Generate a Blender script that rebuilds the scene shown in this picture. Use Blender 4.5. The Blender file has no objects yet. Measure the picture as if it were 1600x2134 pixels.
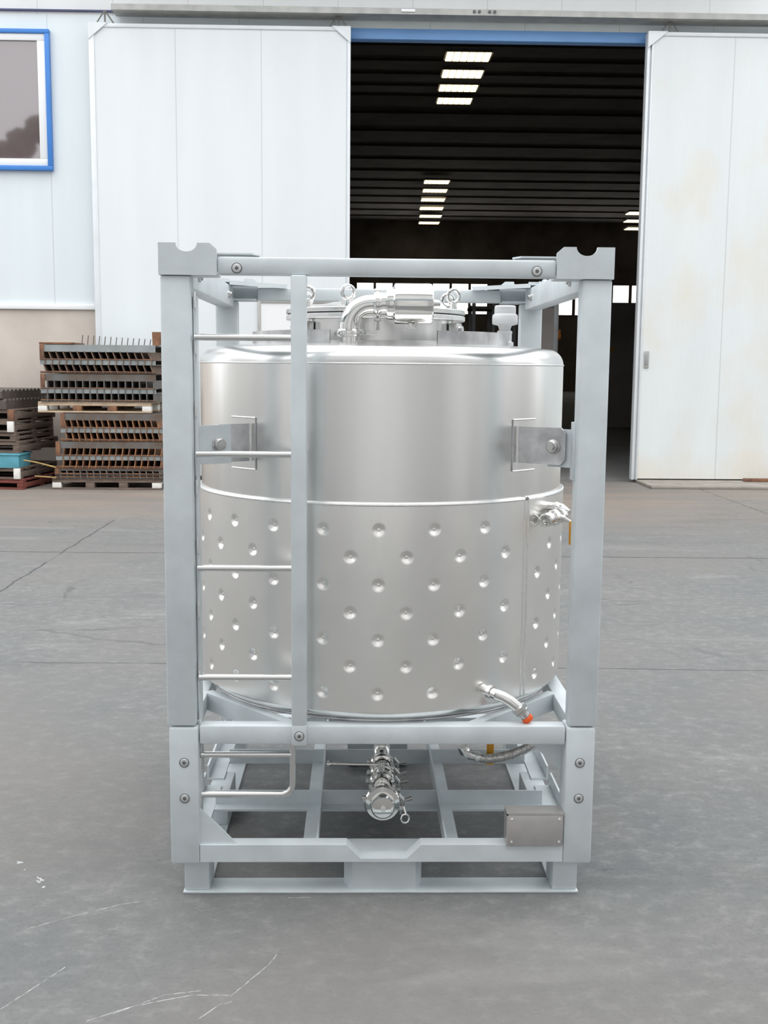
import bpy, bmesh, math, random
from mathutils import Vector, Matrix
random.seed(7)
SC = bpy.context.scene
COL = SC.collection
pi = math.pi

# ------------------------------------------------------------------ camera
cam = bpy.data.cameras.new('camera')
cam.sensor_fit = 'VERTICAL'; cam.sensor_height = 36.0
cam.lens = 2306.9 / 2134 * 36.0
cam.clip_start = 0.05; cam.clip_end = 500
camo = bpy.data.objects.new('camera', cam); COL.objects.link(camo)
R_ = Vector((0.99971984, -0.02193513, 0.00889323))
F_ = Vector((0.02290314, 0.99130553, -0.12957159))
U_ = Vector((-0.00597374, 0.12973897, 0.99153019))
mw = Matrix.Identity(4)
for i in range(3):
    mw[i][0], mw[i][1], mw[i][2] = R_[i], U_[i], -F_[i]
mw[0][3], mw[1][3], mw[2][3] = -0.06776943, -2.8115522, 1.41095139
camo.matrix_world = mw
SC.camera = camo

# ------------------------------------------------------------------ sky, light, exposure
w = bpy.data.worlds.new('overcast'); SC.world = w; w.use_nodes = True
nt = w.node_tree; nt.nodes.clear()
out = nt.nodes.new('ShaderNodeOutputWorld'); bg = nt.nodes.new('ShaderNodeBackground')
tc = nt.nodes.new('ShaderNodeTexCoord'); sep = nt.nodes.new('ShaderNodeSeparateXYZ')
cr = nt.nodes.new('ShaderNodeValToRGB')
e = cr.color_ramp.elements
e[0].position = 0.0; e[0].color = (0.84, 0.85, 0.86, 1)
e[1].position = 1.0; e[1].color = (1.0, 1.015, 1.035, 1)
m_ = e.new(0.35); m_.color = (0.90, 0.92, 0.945, 1)
nz = nt.nodes.new('ShaderNodeTexNoise'); nz.inputs['Scale'].default_value = 2.2; nz.inputs['Detail'].default_value = 4
mr = nt.nodes.new('ShaderNodeMapRange'); mr.inputs['To Min'].default_value = 2.05; mr.inputs['To Max'].default_value = 2.65
mr.inputs['From Min'].default_value = 0.3; mr.inputs['From Max'].default_value = 0.7
nt.links.new(tc.outputs['Generated'], sep.inputs[0]); nt.links.new(sep.outputs['Z'], cr.inputs[0])
nt.links.new(tc.outputs['Generated'], nz.inputs['Vector']); nt.links.new(nz.outputs['Fac'], mr.inputs['Value'])
nt.links.new(cr.outputs[0], bg.inputs['Color']); nt.links.new(mr.outputs[0], bg.inputs['Strength'])
nt.links.new(bg.outputs[0], out.inputs[0])
sun = bpy.data.lights.new('sun', 'SUN'); sun.energy = 1.0; sun.angle = math.radians(45); sun.color = (1, 0.98, 0.95)
suno = bpy.data.objects.new('sun', sun); COL.objects.link(suno)
suno.rotation_euler = (math.radians(10), math.radians(4), 0); suno.location = (0, -10, 15)
SC.view_settings.view_transform = 'Standard'; SC.view_settings.look = 'None'
SC.view_settings.gamma = 1; SC.view_settings.use_curve_mapping = False
SC.view_settings.exposure = -0.08
SC.cycles.use_denoising = True
SC.cycles.max_bounces = 8

# ------------------------------------------------------------------ materials
def sr(r, g, b):
    f = lambda c: (c / 255 / 12.92) if c / 255 <= 0.04045 else ((c / 255 + 0.055) / 1.055) ** 2.4
    return (f(r), f(g), f(b), 1)
def mat(name, col, rough=0.5, metal=0.0, var=0.0, scale=8.0, bump=0.0, bscale=None, aniso=0.0, stretch=None, spec=None, col2=None):
    m = bpy.data.materials.new(name); m.use_nodes = True
    n = m.node_tree; b = n.nodes['Principled BSDF']
    b.inputs['Base Color'].default_value = col
    b.inputs['Roughness'].default_value = rough; b.inputs['Metallic'].default_value = metal
    if spec is not None: b.inputs['Specular IOR Level'].default_value = spec
    if aniso:
        b.inputs['Anisotropic'].default_value = aniso
        tg = n.nodes.new('ShaderNodeTangent'); tg.direction_type = 'RADIAL'; tg.axis = 'Z'
        n.links.new(tg.outputs[0], b.inputs['Tangent'])
    if var or bump:
        t = n.nodes.new('ShaderNodeTexCoord'); mp = n.nodes.new('ShaderNodeMapping')
        if stretch: mp.inputs['Scale'].default_value = stretch
        n.links.new(t.outputs['Object'], mp.inputs['Vector'])
        x = n.nodes.new('ShaderNodeTexNoise'); x.inputs['Scale'].default_value = scale; x.inputs['Detail'].default_value = 6
        n.links.new(mp.outputs[0], x.inputs['Vector'])
        if var:
            r = n.nodes.new('ShaderNodeValToRGB')
            c2 = col2 if col2 else tuple(max(0, c * (1 - var)) for c in col[:3]) + (1,)
            c1 = col if col2 else tuple(min(1, c * (1 + var)) for c in col[:3]) + (1,)
            r.color_ramp.elements[0].position = 0.33; r.color_ramp.elements[0].color = c2
            r.color_ramp.elements[1].position = 0.67; r.color_ramp.elements[1].color = c1
            n.links.new(x.outputs['Fac'], r.inputs[0]); n.links.new(r.outputs[0], b.inputs['Base Color'])
        if bump:
            y = n.nodes.new('ShaderNodeTexNoise'); y.inputs['Scale'].default_value = bscale or scale * 6; y.inputs['Detail'].default_value = 4
            n.links.new(mp.outputs[0], y.inputs['Vector'])
            bp = n.nodes.new('ShaderNodeBump'); bp.inputs['Strength'].default_value = bump; bp.inputs['Distance'].default_value = 0.004
            n.links.new(y.outputs['Fac'], bp.inputs['Height']); n.links.new(bp.outputs[0], b.inputs['Normal'])
    return m
def emit(name, col, s):
    m = bpy.data.materials.new(name); m.use_nodes = True; n = m.node_tree
    b = n.nodes['Principled BSDF']; b.inputs['Base Color'].default_value = (0.02, 0.02, 0.02, 1)
    b.inputs['Emission Color'].default_value = col; b.inputs['Emission Strength'].default_value = s
    return m
FRAME = mat('blasted_steel', (0.62, 0.67, 0.692, 1), 0.48, 0.22, var=0.075, scale=9, bump=0.06, bscale=350)
BRUSH = mat('brushed_steel', (0.83, 0.825, 0.81, 1), 0.27, 1.0, var=0.05, scale=2.5, stretch=(6, 6, 0.25), aniso=0.15)
JACK = mat('jacket_steel', (0.91, 0.895, 0.87, 1), 0.30, 1.0, var=0.06, scale=3.0)
DOME = mat('satin_steel', (0.74, 0.74, 0.73, 1), 0.26, 1.0, var=0.04, scale=6)
POL = mat('polished_steel', (0.78, 0.77, 0.75, 1), 0.09, 1.0)
BEAD = mat('weld_bead_steel', (0.85, 0.85, 0.84, 1), 0.33, 1.0, var=0.06, scale=60, bump=0.2, bscale=240)
LUG = mat('pickled_steel', (0.55, 0.55, 0.56, 1), 0.38, 0.8, var=0.28, scale=16)
BOLT = mat('bolt_steel', (0.55, 0.55, 0.54, 1), 0.25, 1.0)
BOLTH = mat('bolt_head_steel', (0.62, 0.63, 0.63, 1), 0.4, 0.7)
SOCK = mat('socket_dark', (0.11, 0.11, 0.115, 1), 0.6)
YEL = mat('yellow_plastic', sr(214, 150, 20), 0.45, var=0.08, scale=40)
ORG = mat('orange_plastic', sr(228, 92, 30), 0.5, var=0.06, scale=40)
VENT = mat('light_grey_plastic', (0.66, 0.67, 0.68, 1), 0.35, 0.15)
BRAID = mat('braided_steel', (0.6, 0.58, 0.56, 1), 0.35, 0.9, var=0.35, scale=160)
BLUE = mat('blue_paint', sr(62, 128, 205), 0.4, var=0.05, scale=3)
LINT = mat('lintel_blue_paint', sr(128, 176, 234), 0.45, var=0.05, scale=2)
WFR = mat('white_window_frame', (0.82, 0.83, 0.84, 1), 0.4)
PLINTH = mat('beige_concrete', sr(206, 196, 186), 0.9, var=0.09, scale=1.6, bump=0.1, bscale=60)
FLASH = mat('white_flashing', (0.86, 0.87, 0.88, 1), 0.4)
TRACK = mat('grey_track_steel', sr(172, 172, 168), 0.5, 0.2, var=0.12, scale=7)
SILL = mat('sill_concrete', sr(150, 144, 136), 0.9, var=0.16, scale=5)
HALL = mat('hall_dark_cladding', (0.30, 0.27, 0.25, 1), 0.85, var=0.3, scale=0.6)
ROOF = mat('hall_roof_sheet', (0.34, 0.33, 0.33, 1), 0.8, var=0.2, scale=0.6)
WOOD = mat('pallet_wood', sr(186, 165, 140), 0.85, var=0.22, scale=7, stretch=(1, 6, 6), bump=0.1)
WOODD = mat('weathered_wood', sr(112, 98, 88), 0.9, var=0.25, scale=7, stretch=(1, 6, 6), bump=0.1)
WOODR = mat('red_brown_wood', sr(122, 66, 58), 0.85, var=0.2, scale=7, stretch=(1, 6, 6))
WOODW = mat('white_painted_block', sr(232, 230, 224), 0.8, var=0.06, scale=20)
RUST = mat('rusty_steel', sr(150, 108, 78), 0.85, 0.0, var=0.4, scale=9, col2=sr(96, 70, 60))
GALV = mat('grey_galvanised', sr(150, 156, 156), 0.55, 0.2, var=0.14, scale=5)
GALVD = mat('dull_grey_steel', sr(112, 112, 110), 0.65, 0.2, var=0.22, scale=5, col2=sr(100, 84, 72))
DARKST = mat('dark_steel_plate', sr(92, 84, 78), 0.7, 0.1, var=0.2, scale=5)
OCH = mat('ochre_rod', sr(172, 146, 92), 0.7, var=0.2, scale=20)
CYAN = mat('cyan_plastic', sr(96, 168, 186), 0.5, var=0.15, scale=6)
LEAF = mat('tree_leaves', (0.035, 0.055, 0.025, 1), 0.8, var=0.4, scale=1.5)
BARK = mat('tree_bark', (0.08, 0.06, 0.045, 1), 0.9)
BLDG = mat('added_building_cladding', (0.74, 0.73, 0.715, 1), 0.7, var=0.1, scale=0.5)  # walls of the added unseen buildings, pale to lift the tank reflections
BLDD = mat('added_building_door', (0.5, 0.49, 0.49, 1), 0.6)
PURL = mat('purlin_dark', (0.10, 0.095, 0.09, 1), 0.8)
LAMP = emit('warm_lamp', (1.0, 0.80, 0.48, 1), 2.3)
DAY = emit('daylit_pane', (1.0, 0.95, 0.88, 1), 3.0)
MACH = mat('machine_grey', sr(150, 152, 154), 0.5, var=0.1, scale=4)
ORM = mat('machine_orange', sr(240, 140, 40), 0.5, var=0.3, scale=14, col2=sr(90, 60, 40))
# window glass: a dark room behind a reflecting pane
GLASS = bpy.data.materials.new('window_glass'); GLASS.use_nodes = True
gb = GLASS.node_tree.nodes['Principled BSDF']
gb.inputs['Base Color'].default_value = (0.14, 0.105, 0.11, 1); gb.inputs['Roughness'].default_value = 0.03
gb.inputs['IOR'].default_value = 2.5; gb.inputs['Specular IOR Level'].default_value = 0.5

def panel_mat(name, col, joint, off, ribs=0.0, stains=None, jw=0.006):
    """sandwich panel sheet: joint lines every `joint` m along X, faint ribs between, optional rust-brown dirt"""
    m = bpy.data.materials.new(name); m.use_nodes = True; n = m.node_tree; L = n.links
    b = n.nodes['Principled BSDF']; b.inputs['Roughness'].default_value = 0.45
    t = n.nodes.new('ShaderNodeTexCoord'); s = n.nodes.new('ShaderNodeSeparateXYZ'); L.new(t.outputs['Object'], s.inputs[0])
    def mth(op, a, bb=None):
        k = n.nodes.new('ShaderNodeMath'); k.operation = op
        for i, v in enumerate((a, bb)):
            if v is None: continue
            if hasattr(v, 'node'): L.new(v, k.inputs[i])
            else: k.inputs[i].default_value = v
        return k.outputs[0]
    x = mth('ADD', s.outputs['X'], off)
    fr = mth('ABSOLUTE', mth('SUBTRACT', mth('FLOORED_MODULO', x, joint), joint / 2))
    line = mth('GREATER_THAN', fr, joint / 2 - jw)
    nzz = n.nodes.new('ShaderNodeTexNoise'); nzz.inputs['Scale'].default_value = 0.9; nzz.inputs['Detail'].default_value = 5
    mp = n.nodes.new('ShaderNodeMapping'); mp.inputs['Scale'].default_value = (3, 1, 0.5); L.new(t.outputs['Object'], mp.inputs[0]); L.new(mp.outputs[0], nzz.inputs['Vector'])
    rp = n.nodes.new('ShaderNodeValToRGB')
    rp.color_ramp.elements[0].position = 0.35; rp.color_ramp.elements[0].color = tuple(c * 0.96 for c in col[:3]) + (1,)
    rp.color_ramp.elements[1].position = 0.65; rp.color_ramp.elements[1].color = col
    L.new(nzz.outputs['Fac'], rp.inputs[0])
    cur = rp.outputs[0]
    if stains:
        n2 = n.nodes.new('ShaderNodeTexNoise'); n2.inputs['Scale'].default_value = 1.3; n2.inputs['Detail'].default_value = 6
        mp2 = n.nodes.new('ShaderNodeMapping'); mp2.inputs['Scale'].default_value = (1.2, 1, 0.8); mp2.inputs['Location'].default_value = (1.3, 0, 0.4)
        L.new(t.outputs['Object'], mp2.inputs[0]); L.new(mp2.outputs[0], n2.inputs['Vector'])
        f = mth('MULTIPLY', mth('SUBTRACT', n2.outputs['Fac'], 0.50), 1.6)
        low = n.nodes.new('ShaderNodeMapRange'); low.inputs['From Min'].default_value = 0.45; low.inputs['From Max'].default_value = 0.0
        low.inputs['To Min'].default_value = 0.0; low.inputs['To Max'].default_value = 0.5; L.new(s.outputs['Z'], low.inputs['Value'])
        f2 = mth('MINIMUM', mth('MAXIMUM', mth('ADD', f, low.outputs[0]), 0.0), 0.4)
        mx = n.nodes.new('ShaderNodeMix'); mx.data_type = 'RGBA'; L.new(f2, mx.inputs['Factor']); L.new(cur, mx.inputs['A']); mx.inputs['B'].default_value = stains
        cur = mx.outputs['Result']
    mx = n.nodes.new('ShaderNodeMix'); mx.data_type = 'RGBA'; L.new(mth('MULTIPLY', line, 0.30), mx.inputs['Factor'])
    L.new(cur, mx.inputs['A']); mx.inputs['B'].default_value = (0.25, 0.26, 0.27, 1); L.new(mx.outputs['Result'], b.inputs['Base Color'])
    h = mth('MULTIPLY', line, -1.0)
    if ribs:
        rib = mth('SINE', mth('MULTIPLY', x, 2 * pi / ribs)); h = mth('ADD', h, mth('MULTIPLY', mth('POWER', mth('ABSOLUTE', rib), 12.0), -0.35))
    bp = n.nodes.new('ShaderNodeBump'); bp.inputs['Strength'].default_value = 0.35; bp.inputs['Distance'].default_value = 0.006
    L.new(h, bp.inputs['Height']); L.new(bp.outputs[0], b.inputs['Normal'])
    return m
WALLP = panel_mat('facade_panel', (0.73, 0.79, 0.81, 1), 1.15, 3.84, 0.0)
DOORP = panel_mat('door_panel_left', (0.77, 0.81, 0.825, 1), 1.02, 2.28 + 1.02, 0.0)
DOORR = panel_mat('door_panel_right', (0.75, 0.79, 0.795, 1), 1.0, -4.42 + 5, 0.14, stains=sr(222, 208, 182))
WALLG = panel_mat('facade_panel_top', (0.72, 0.73, 0.73, 1), 0.9, 0.35, 0.0)
DFRAME = mat('door_frame_steel', (0.74, 0.77, 0.79, 1), 0.45, 0.1, var=0.04, scale=4)

def floor_mat():
    m = bpy.data.materials.new('yard_concrete'); m.use_nodes = True; n = m.node_tree; L = n.links
    b = n.nodes['Principled BSDF']; b.inputs['Roughness'].default_value = 0.75; b.inputs['Specular IOR Level'].default_value = 0.3
    t = n.nodes.new('ShaderNodeTexCoord'); P = t.outputs['Object']; s = n.nodes.new('ShaderNodeSeparateXYZ'); L.new(P, s.inputs[0])
    def mth(op, a, bb=None, c=None):
        k = n.nodes.new('ShaderNodeMath'); k.operation = op
        for i, v in enumerate((a, bb, c)):
            if v is None: continue
            if hasattr(v, 'node'): L.new(v, k.inputs[i])
            else: k.inputs[i].default_value = v
        return k.outputs[0]
    def noise(sc, det, mpv=(1, 1, 1), rough=0.55, dist=0):
        mp = n.nodes.new('ShaderNodeMapping'); mp.inputs['Scale'].default_value = mpv; L.new(P, mp.inputs[0])
        k = n.nodes.new('ShaderNodeTexNoise'); k.inputs['Scale'].default_value = sc; k.inputs['Detail'].default_value = det
        k.inputs['Roughness'].default_value = rough; k.inputs['Distortion'].default_value = dist
        L.new(mp.outputs[0], k.inputs['Vector']); return k.outputs['Fac']
    def mix(f, a, bcol):
        k = n.nodes.new('ShaderNodeMix'); k.data_type = 'RGBA'
        if hasattr(f, 'node'): L.new(f, k.inputs['Factor'])
        else: k.inputs['Factor'].default_value = f
        for nm, v in (('A', a), ('B', bcol)):
            if hasattr(v, 'node'): L.new(v, k.inputs[nm])
            else: k.inputs[nm].default_value = v
        return k.outputs['Result']
    def rng(v, a, bb, c=0.0, d=1.0):
        k = n.nodes.new('ShaderNodeMapRange'); L.new(v, k.inputs['Value'])
        k.inputs['From Min'].default_value = a; k.inputs['From Max'].default_value = bb; k.inputs['To Min'].default_value = c; k.inputs['To Max'].default_value = d
        return k.outputs[0]
    big = noise(0.8, 5); mid = noise(3.2, 8, (1, 1.1, 1), 0.65); fine = noise(70, 5, (1, 1, 1), 0.7); grit = noise(230, 2)
    cur = mix(rng(big, 0.35, 0.65), (0.138, 0.149, 0.154, 1), (0.172, 0.171, 0.166, 1))
    cur = mix(rng(mid, 0.36, 0.68, 0, 0.55), cur, (0.196, 0.196, 0.191, 1))
    cur = mix(rng(fine, 0.50, 0.70, 0, 0.55), cur, (0.10, 0.105, 0.107, 1))
    med = noise(16, 6, (1, 1.25, 1), 0.7); cur = mix(rng(med, 0.50, 0.70, 0, 0.45), cur, (0.115, 0.118, 0.118, 1)); cur = mix(rng(med, 0.48, 0.30, 0, 0.35), cur, (0.34, 0.34, 0.33, 1))
    cur = mix(rng(grit, 0.66, 0.76, 0, 0.35), cur, (0.42, 0.42, 0.41, 1))
    # pale worn patches and dark pits
    worn = noise(1.7, 6, (0.6, 1.8, 1), 0.6, 0.3); cur = mix(rng(worn, 0.60, 0.74, 0, 0.35), cur, (0.37, 0.37, 0.36, 1))
    pit = noise(13, 4, (1, 1.5, 1), 0.7); cur = mix(rng(pit, 0.65, 0.72, 0, 0.6), cur, (0.07, 0.072, 0.074, 1))
    tone = noise(0.55, 3, (1, 0.8, 1), 0.5); cur = mix(rng(tone, 0.44, 0.60, 0, 0.5), cur, (0.185, 0.175, 0.165, 1))
    sw2 = noise(0.9, 4, (0.5, 2.2, 1), 0.6, 0.4); cur = mix(rng(sw2, 0.60, 0.72, 0, 0.45), cur, (0.30, 0.295, 0.285, 1)); cur = mix(rng(sw2, 0.42, 0.30, 0, 0.45), cur, (0.105, 0.108, 0.108, 1))
    # rust-brown dirt in front of the hall
    rb = mth('MULTIPLY', rng(s.outputs['Y'], 6.6, 8.6), rng(s.outputs['Y'], 11.6, 10.0))
    cur = mix(mth('MULTIPLY', rb, rng(noise(1.1, 5, (0.35, 1.6, 1)), 0.32, 0.66, 0.15, 0.75)), cur, (0.300, 0.235, 0.185, 1))
    # hall floor
    cur = mix(rng(s.outputs['Y'], 11.2, 11.4, 0, 0.5), cur, (0.30, 0.295, 0.285, 1))
    wob = mth('MULTIPLY', mth('SUBTRACT', noise(4, 5), 0.5), 0.06)
    def line(co, pos, wd):
        return mth('LESS_THAN', mth('ABSOLUTE', mth('SUBTRACT', mth('ADD', co, wob), pos)), wd)
    gate = rng(noise(3.3, 3), 0.36, 0.46, 0.25, 0.8)
    yj = mth('MAXIMUM', line(mth('ADD', s.outputs['Y'], mth('MULTIPLY', s.outputs['X'], 0.033)), 2.32, 0.006), line(mth('ADD', s.outputs['Y'], mth('MULTIPLY', s.outputs['X'], 0.022)), 5.47, 0.014))
    xj = mth('MULTIPLY', line(s.outputs['X'], -2.31, 0.008), mth('MULTIPLY', mth('GREATER_THAN', s.outputs['Y'], 2.3), mth('LESS_THAN', s.outputs['Y'], 7.3)))
    xj2 = mth('MULTIPLY', line(s.outputs['X'], 4.0, 0.008), mth('GREATER_THAN', s.outputs['Y'], 2.3))
    joints = mth('MULTIPLY', mth('MAXIMUM', mth('MAXIMUM', yj, xj), xj2), gate)
    cur = mix(joints, cur, (0.055, 0.058, 0.06, 1))
    # wandering hair cracks
    vo = n.nodes.new('ShaderNodeTexVoronoi'); vo.feature = 'DISTANCE_TO_EDGE'; vo.inputs['Scale'].default_value = 0.8
    mpv = n.nodes.new('ShaderNodeMapping'); mpv.inputs['Scale'].default_value = (0.8, 1.5, 1); L.new(P, mpv.inputs[0])
    dn = n.nodes.new('ShaderNodeTexNoise'); dn.inputs['Scale'].default_value = 3; dn.inputs['Detail'].default_value = 5; L.new(P, dn.inputs['Vector'])
    vm = n.nodes.new('ShaderNodeVectorMath'); vm.operation = 'MULTIPLY_ADD'; L.new(dn.outputs['Color'], vm.inputs[0]); vm.inputs[1].default_value = (0.35, 0.35, 0); L.new(mpv.outputs[0], vm.inputs[2])
    L.new(vm.outputs[0], vo.inputs['Vector'])
    crk = mth('MULTIPLY', mth('LESS_THAN', vo.outputs['Distance'], 0.006), rng(noise(0.9, 3), 0.52, 0.6, 0, 0.45))
    crk = mth('MULTIPLY', crk, rng(s.outputs['Y'], 1.0, 2.0))
    cur = mix(crk, cur, (0.08, 0.082, 0.084, 1))
    # white scratches dragged into the surface
    segs = [(-.905, -.168, -.80, -.10), (-.80, -.10, -.69, -.036), (-.69, -.036, -.60, -.005), (-.85, -.515, -.754, -.344), (-.651, -.562, -.578, -.515), (-.578, -.515, -.519, -.49),
            (-.519, -.49, -.438, -.463), (-.438, -.463, -.352, -.464), (-.413, -.56, -.364, -.491), (-.350, -.468, -.275, -.335), (-.275, -.335, -.258, -.287),
            (-.60, -.535, -.50, -.462), (-.50, -.462, -.42, -.445), (-.37, -.502, -.345, -.49), (-.25, .0, -.19, .002)]
    acc = None
    sw = mth('MULTIPLY', mth('SUBTRACT', noise(60, 3), 0.5), 0.004)
    for (x0, y0, x1, y1) in segs:
        dx, dy = x1 - x0, y1 - y0; ln = math.hypot(dx, dy); ux, uy = dx / ln, dy / ln
        a = mth('SUBTRACT', s.outputs['X'], x0); c = mth('SUBTRACT', s.outputs['Y'], y0)
        al = mth('ADD', mth('MULTIPLY', a, ux), mth('MULTIPLY', c, uy))
        cl = mth('MINIMUM', mth('MAXIMUM', al, 0.0), ln)
        pe = mth('ADD', mth('SUBTRACT', mth('MULTIPLY', c, ux), mth('MULTIPLY', a, uy)), sw)
        d = mth('ADD', mth('ABSOLUTE', mth('SUBTRACT', al, cl)), mth('ABSOLUTE', pe))
        acc = d if acc is None else mth('MINIMUM', acc, d)
    scm = mth('MULTIPLY', rng(acc, 0.0004, 0.0016, 1, 0), rng(noise(45, 3), 0.40, 0.58, 0.08, 0.75))
    cur = mix(scm, cur, (0.62, 0.63, 0.62, 1))
    # paint flecks
    fleck = None
    for (x, y, r) in [(-1.03, .213, .012), (-.948, .117, .01), (-.94, .10, .012), (-.92, .065, .007), (-1.0, .17, .006), (-.905, .13, .005), (-.55, -.08, .003)]:
        d = mth('ADD', mth('POWER', mth('SUBTRACT', s.outputs['X'], x), 2.0), mth('POWER', mth('SUBTRACT', s.outputs['Y'], y), 2.0))
        k = mth('LESS_THAN', mth('SQRT', d), mth('MULTIPLY', rng(noise(90, 3), 0.42, 0.6, 0, 1), r)); fleck = k if fleck is None else mth('MAXIMUM', fleck, k)
    cur = mix(mth('MULTIPLY', fleck, 0.7), cur, (0.6, 0.62, 0.62, 1))
    L.new(cur, b.inputs['Base Color'])
    bp = n.nodes.new('ShaderNodeBump'); bp.inputs['Strength'].default_value = 0.35; bp.inputs['Distance'].default_value = 0.004
    L.new(mth('ADD', fine, mth('MULTIPLY', joints, -2.0)), bp.inputs['Height']); L.new(bp.outputs[0], b.inputs['Normal'])
    return m
YARD = floor_mat()

# ------------------------------------------------------------------ mesh helpers
class S:
    def __init__(self): self.bm = bmesh.new()
    def _mark(self): return set(self.bm.verts)
    def box(self, x0, x1, y0, y1, z0, z1, bev=0.0, seg=2):
        bm = bmesh.new()
        bmesh.ops.create_cube(bm, size=1.0)
        for v in bm.verts:
            v.co = Vector(((x0 + x1) / 2 + v.co.x * (x1 - x0), (y0 + y1) / 2 + v.co.y * (y1 - y0), (z0 + z1) / 2 + v.co.z * (z1 - z0)))
        if bev: bmesh.ops.bevel(bm, geom=bm.edges[:], offset=bev, segments=seg, affect='EDGES', profile=0.5)
        return self.add(bm)
    def add(self, bm, M=None):
        vm = {}
        for v in bm.verts: vm[v] = self.bm.verts.new(M @ v.co if M else v.co)
        for f in bm.faces:
            try: self.bm.faces.new([vm[v] for v in f.verts])
            except ValueError: pass
        bm.free(); return self
    def obox(self, c, size, rot, bev=0.0):
        """box of `size` at centre c turned by matrix/Euler rot"""
        bm = bmesh.new(); bmesh.ops.create_cube(bm, size=1.0)
        for v in bm.verts: v.co = Vector([v.co[i] * size[i] for i in range(3)])
        if bev: bmesh.ops.bevel(bm, geom=bm.edges[:], offset=bev, segments=2, affect='EDGES', profile=0.5)
        return self.add(bm, Matrix.Translation(Vector(c)) @ rot.to_4x4())
    def prism(self, poly, axis, a, b):
        """2-D polygon pulled along an axis: x -> (y,z), y -> (x,z), z -> (x,y)"""
        def P(u, v, t): return {'x': (t, u, v), 'y': (u, t, v), 'z': (u, v, t)}[axis]
        A = [self.bm.verts.new(P(u, v, a)) for u, v in poly]; B = [self.bm.verts.new(P(u, v, b)) for u, v in poly]
        self.bm.faces.new(A); self.bm.faces.new(B[::-1])
        n = len(poly)
        for i in range(n): self.bm.faces.new((A[i], B[i], B[(i + 1) % n], A[(i + 1) % n]))
        return self
    def tube(self, pts, r, seg=14, cap=True):
        pts = [Vector(p) for p in pts]; rs = r if isinstance(r, (list, tuple)) else [r] * len(pts)
        rings = []; up = None
        for i, p in enumerate(pts):
            d = (pts[min(i + 1, len(pts) - 1)] - pts[max(i - 1, 0)]).normalized()
            if up is None: up = d.orthogonal().normalized()
            up = (up - d * up.dot(d)).normalized(); sd = d.cross(up)
            rings.append([self.bm.verts.new(p + (up * math.cos(2 * pi * k / seg) + sd * math.sin(2 * pi * k / seg)) * rs[i]) for k in range(seg)])
        for A, B in zip(rings, rings[1:]):
            for k in range(seg): self.bm.faces.new((A[k], A[(k + 1) % seg], B[(k + 1) % seg], B[k]))
        if cap: self.bm.faces.new(rings[0][::-1]); self.bm.faces.new(rings[-1])
        return self
    def cyl(self, p0, p1, r, r1=None, seg=24): return self.tube([p0, p1], [r, r if r1 is None else r1], seg)
    def lathe(self, prof, c=(0, 0, 0), axis=(0, 0, 1), seg=48, a0=0.0, a1=2 * pi):
        """profile of (radius, height) spun round an axis through c"""
        q = Vector((0, 0, 1)).rotation_difference(Vector(axis).normalized()); c = Vector(c)
        full = abs(a1 - a0 - 2 * pi) < 1e-6; n = seg if full else seg + 1
        rings = []
        for r, z in prof:
            if r < 1e-6: rings.append([self.bm.verts.new(c + q @ Vector((0, 0, z)))])
            else: rings.append([self.bm.verts.new(c + q @ Vector((r * math.cos(a0 + (a1 - a0) * k / seg), r * math.sin(a0 + (a1 - a0) * k / seg), z))) for k in range(n)])
        for A, B in zip(rings, rings[1:]):
            for k in range(seg):
                k2 = (k + 1) % n
                f = [A[k % len(A)], A[k2 % len(A)], B[k2 % len(B)], B[k % len(B)]]
                u = []
                for v in f:
                    if v not in u: u.append(v)
                if len(u) > 2:
                    try: self.bm.faces.new(u)
                    except ValueError: pass
        return self
    def torus(self, c, R, r, axis=(0, 0, 1), seg=40, sub=12, a0=0.0, a1=2 * pi):
        q = Vector((0, 0, 1)).rotation_difference(Vector(axis).normalized()); c = Vector(c)
        full = abs(a1 - a0 - 2 * pi) < 1e-6
        pts = [c + q @ Vector((R * math.cos(a0 + (a1 - a0) * k / seg), R * math.sin(a0 + (a1 - a0) * k / seg), 0)) for k in range(seg + (0 if full else 1))]
        if not full: return self.tube(pts, r, sub)
        rings = []
        for k, p in enumerate(pts):
            a = a0 + (a1 - a0) * k / seg; ra = q @ Vector((math.cos(a), math.sin(a), 0)); ax = q @ Vector((0, 0, 1))
            rings.append([self.bm.verts.new(p + (ra * math.cos(2 * pi * j / sub) + ax * math.sin(2 * pi * j / sub)) * r) for j in range(sub)])
        for i in range(seg):
            A, B = rings[i], rings[(i + 1) % seg]
            for j in range(sub): self.bm.faces.new((A[j], B[j], B[(j + 1) % sub], A[(j + 1) % sub]))
        return self
    def out(self, name, m, parent=None, smooth=35, org=None, mats=None):
        """link as ONE object; vertices are world coordinates, stored relative to the thing's base"""
        bmesh.ops.recalc_face_normals(self.bm, faces=self.bm.faces[:])
        me = bpy.data.meshes.new(name); o = org
        if o is None: o = base_of(parent) if parent else Vector((0, 0, 0))
        for v in self.bm.verts: v.co -= o
        self.bm.to_mesh(me); self.bm.free()
        if smooth:
            for p in me.polygons: p.use_smooth = True
            me.set_sharp_from_angle(angle=math.radians(smooth))
        me.materials.append(m)
        ob = bpy.data.objects.new(name, me); COL.objects.link(ob)
        if parent: ob.parent = parent
        else: ob.location = o
        return ob
def base_of(o):
    while o.parent: o = o.parent
    return o.location.copy()
def thing(name, label, cat, loc=(0, 0, 0), group=None, rz=0.0):
    o = bpy.data.objects.new(name, None); COL.objects.link(o); o.location = loc; o.rotation_euler = (0, 0, rz); o.empty_display_size = 0.1
    return tag(o, label, cat, group)
def tag(o, label, cat, group=None):
    o['label'] = label; o['category'] = cat
    if group: o['group'] = group
    return o
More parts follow.
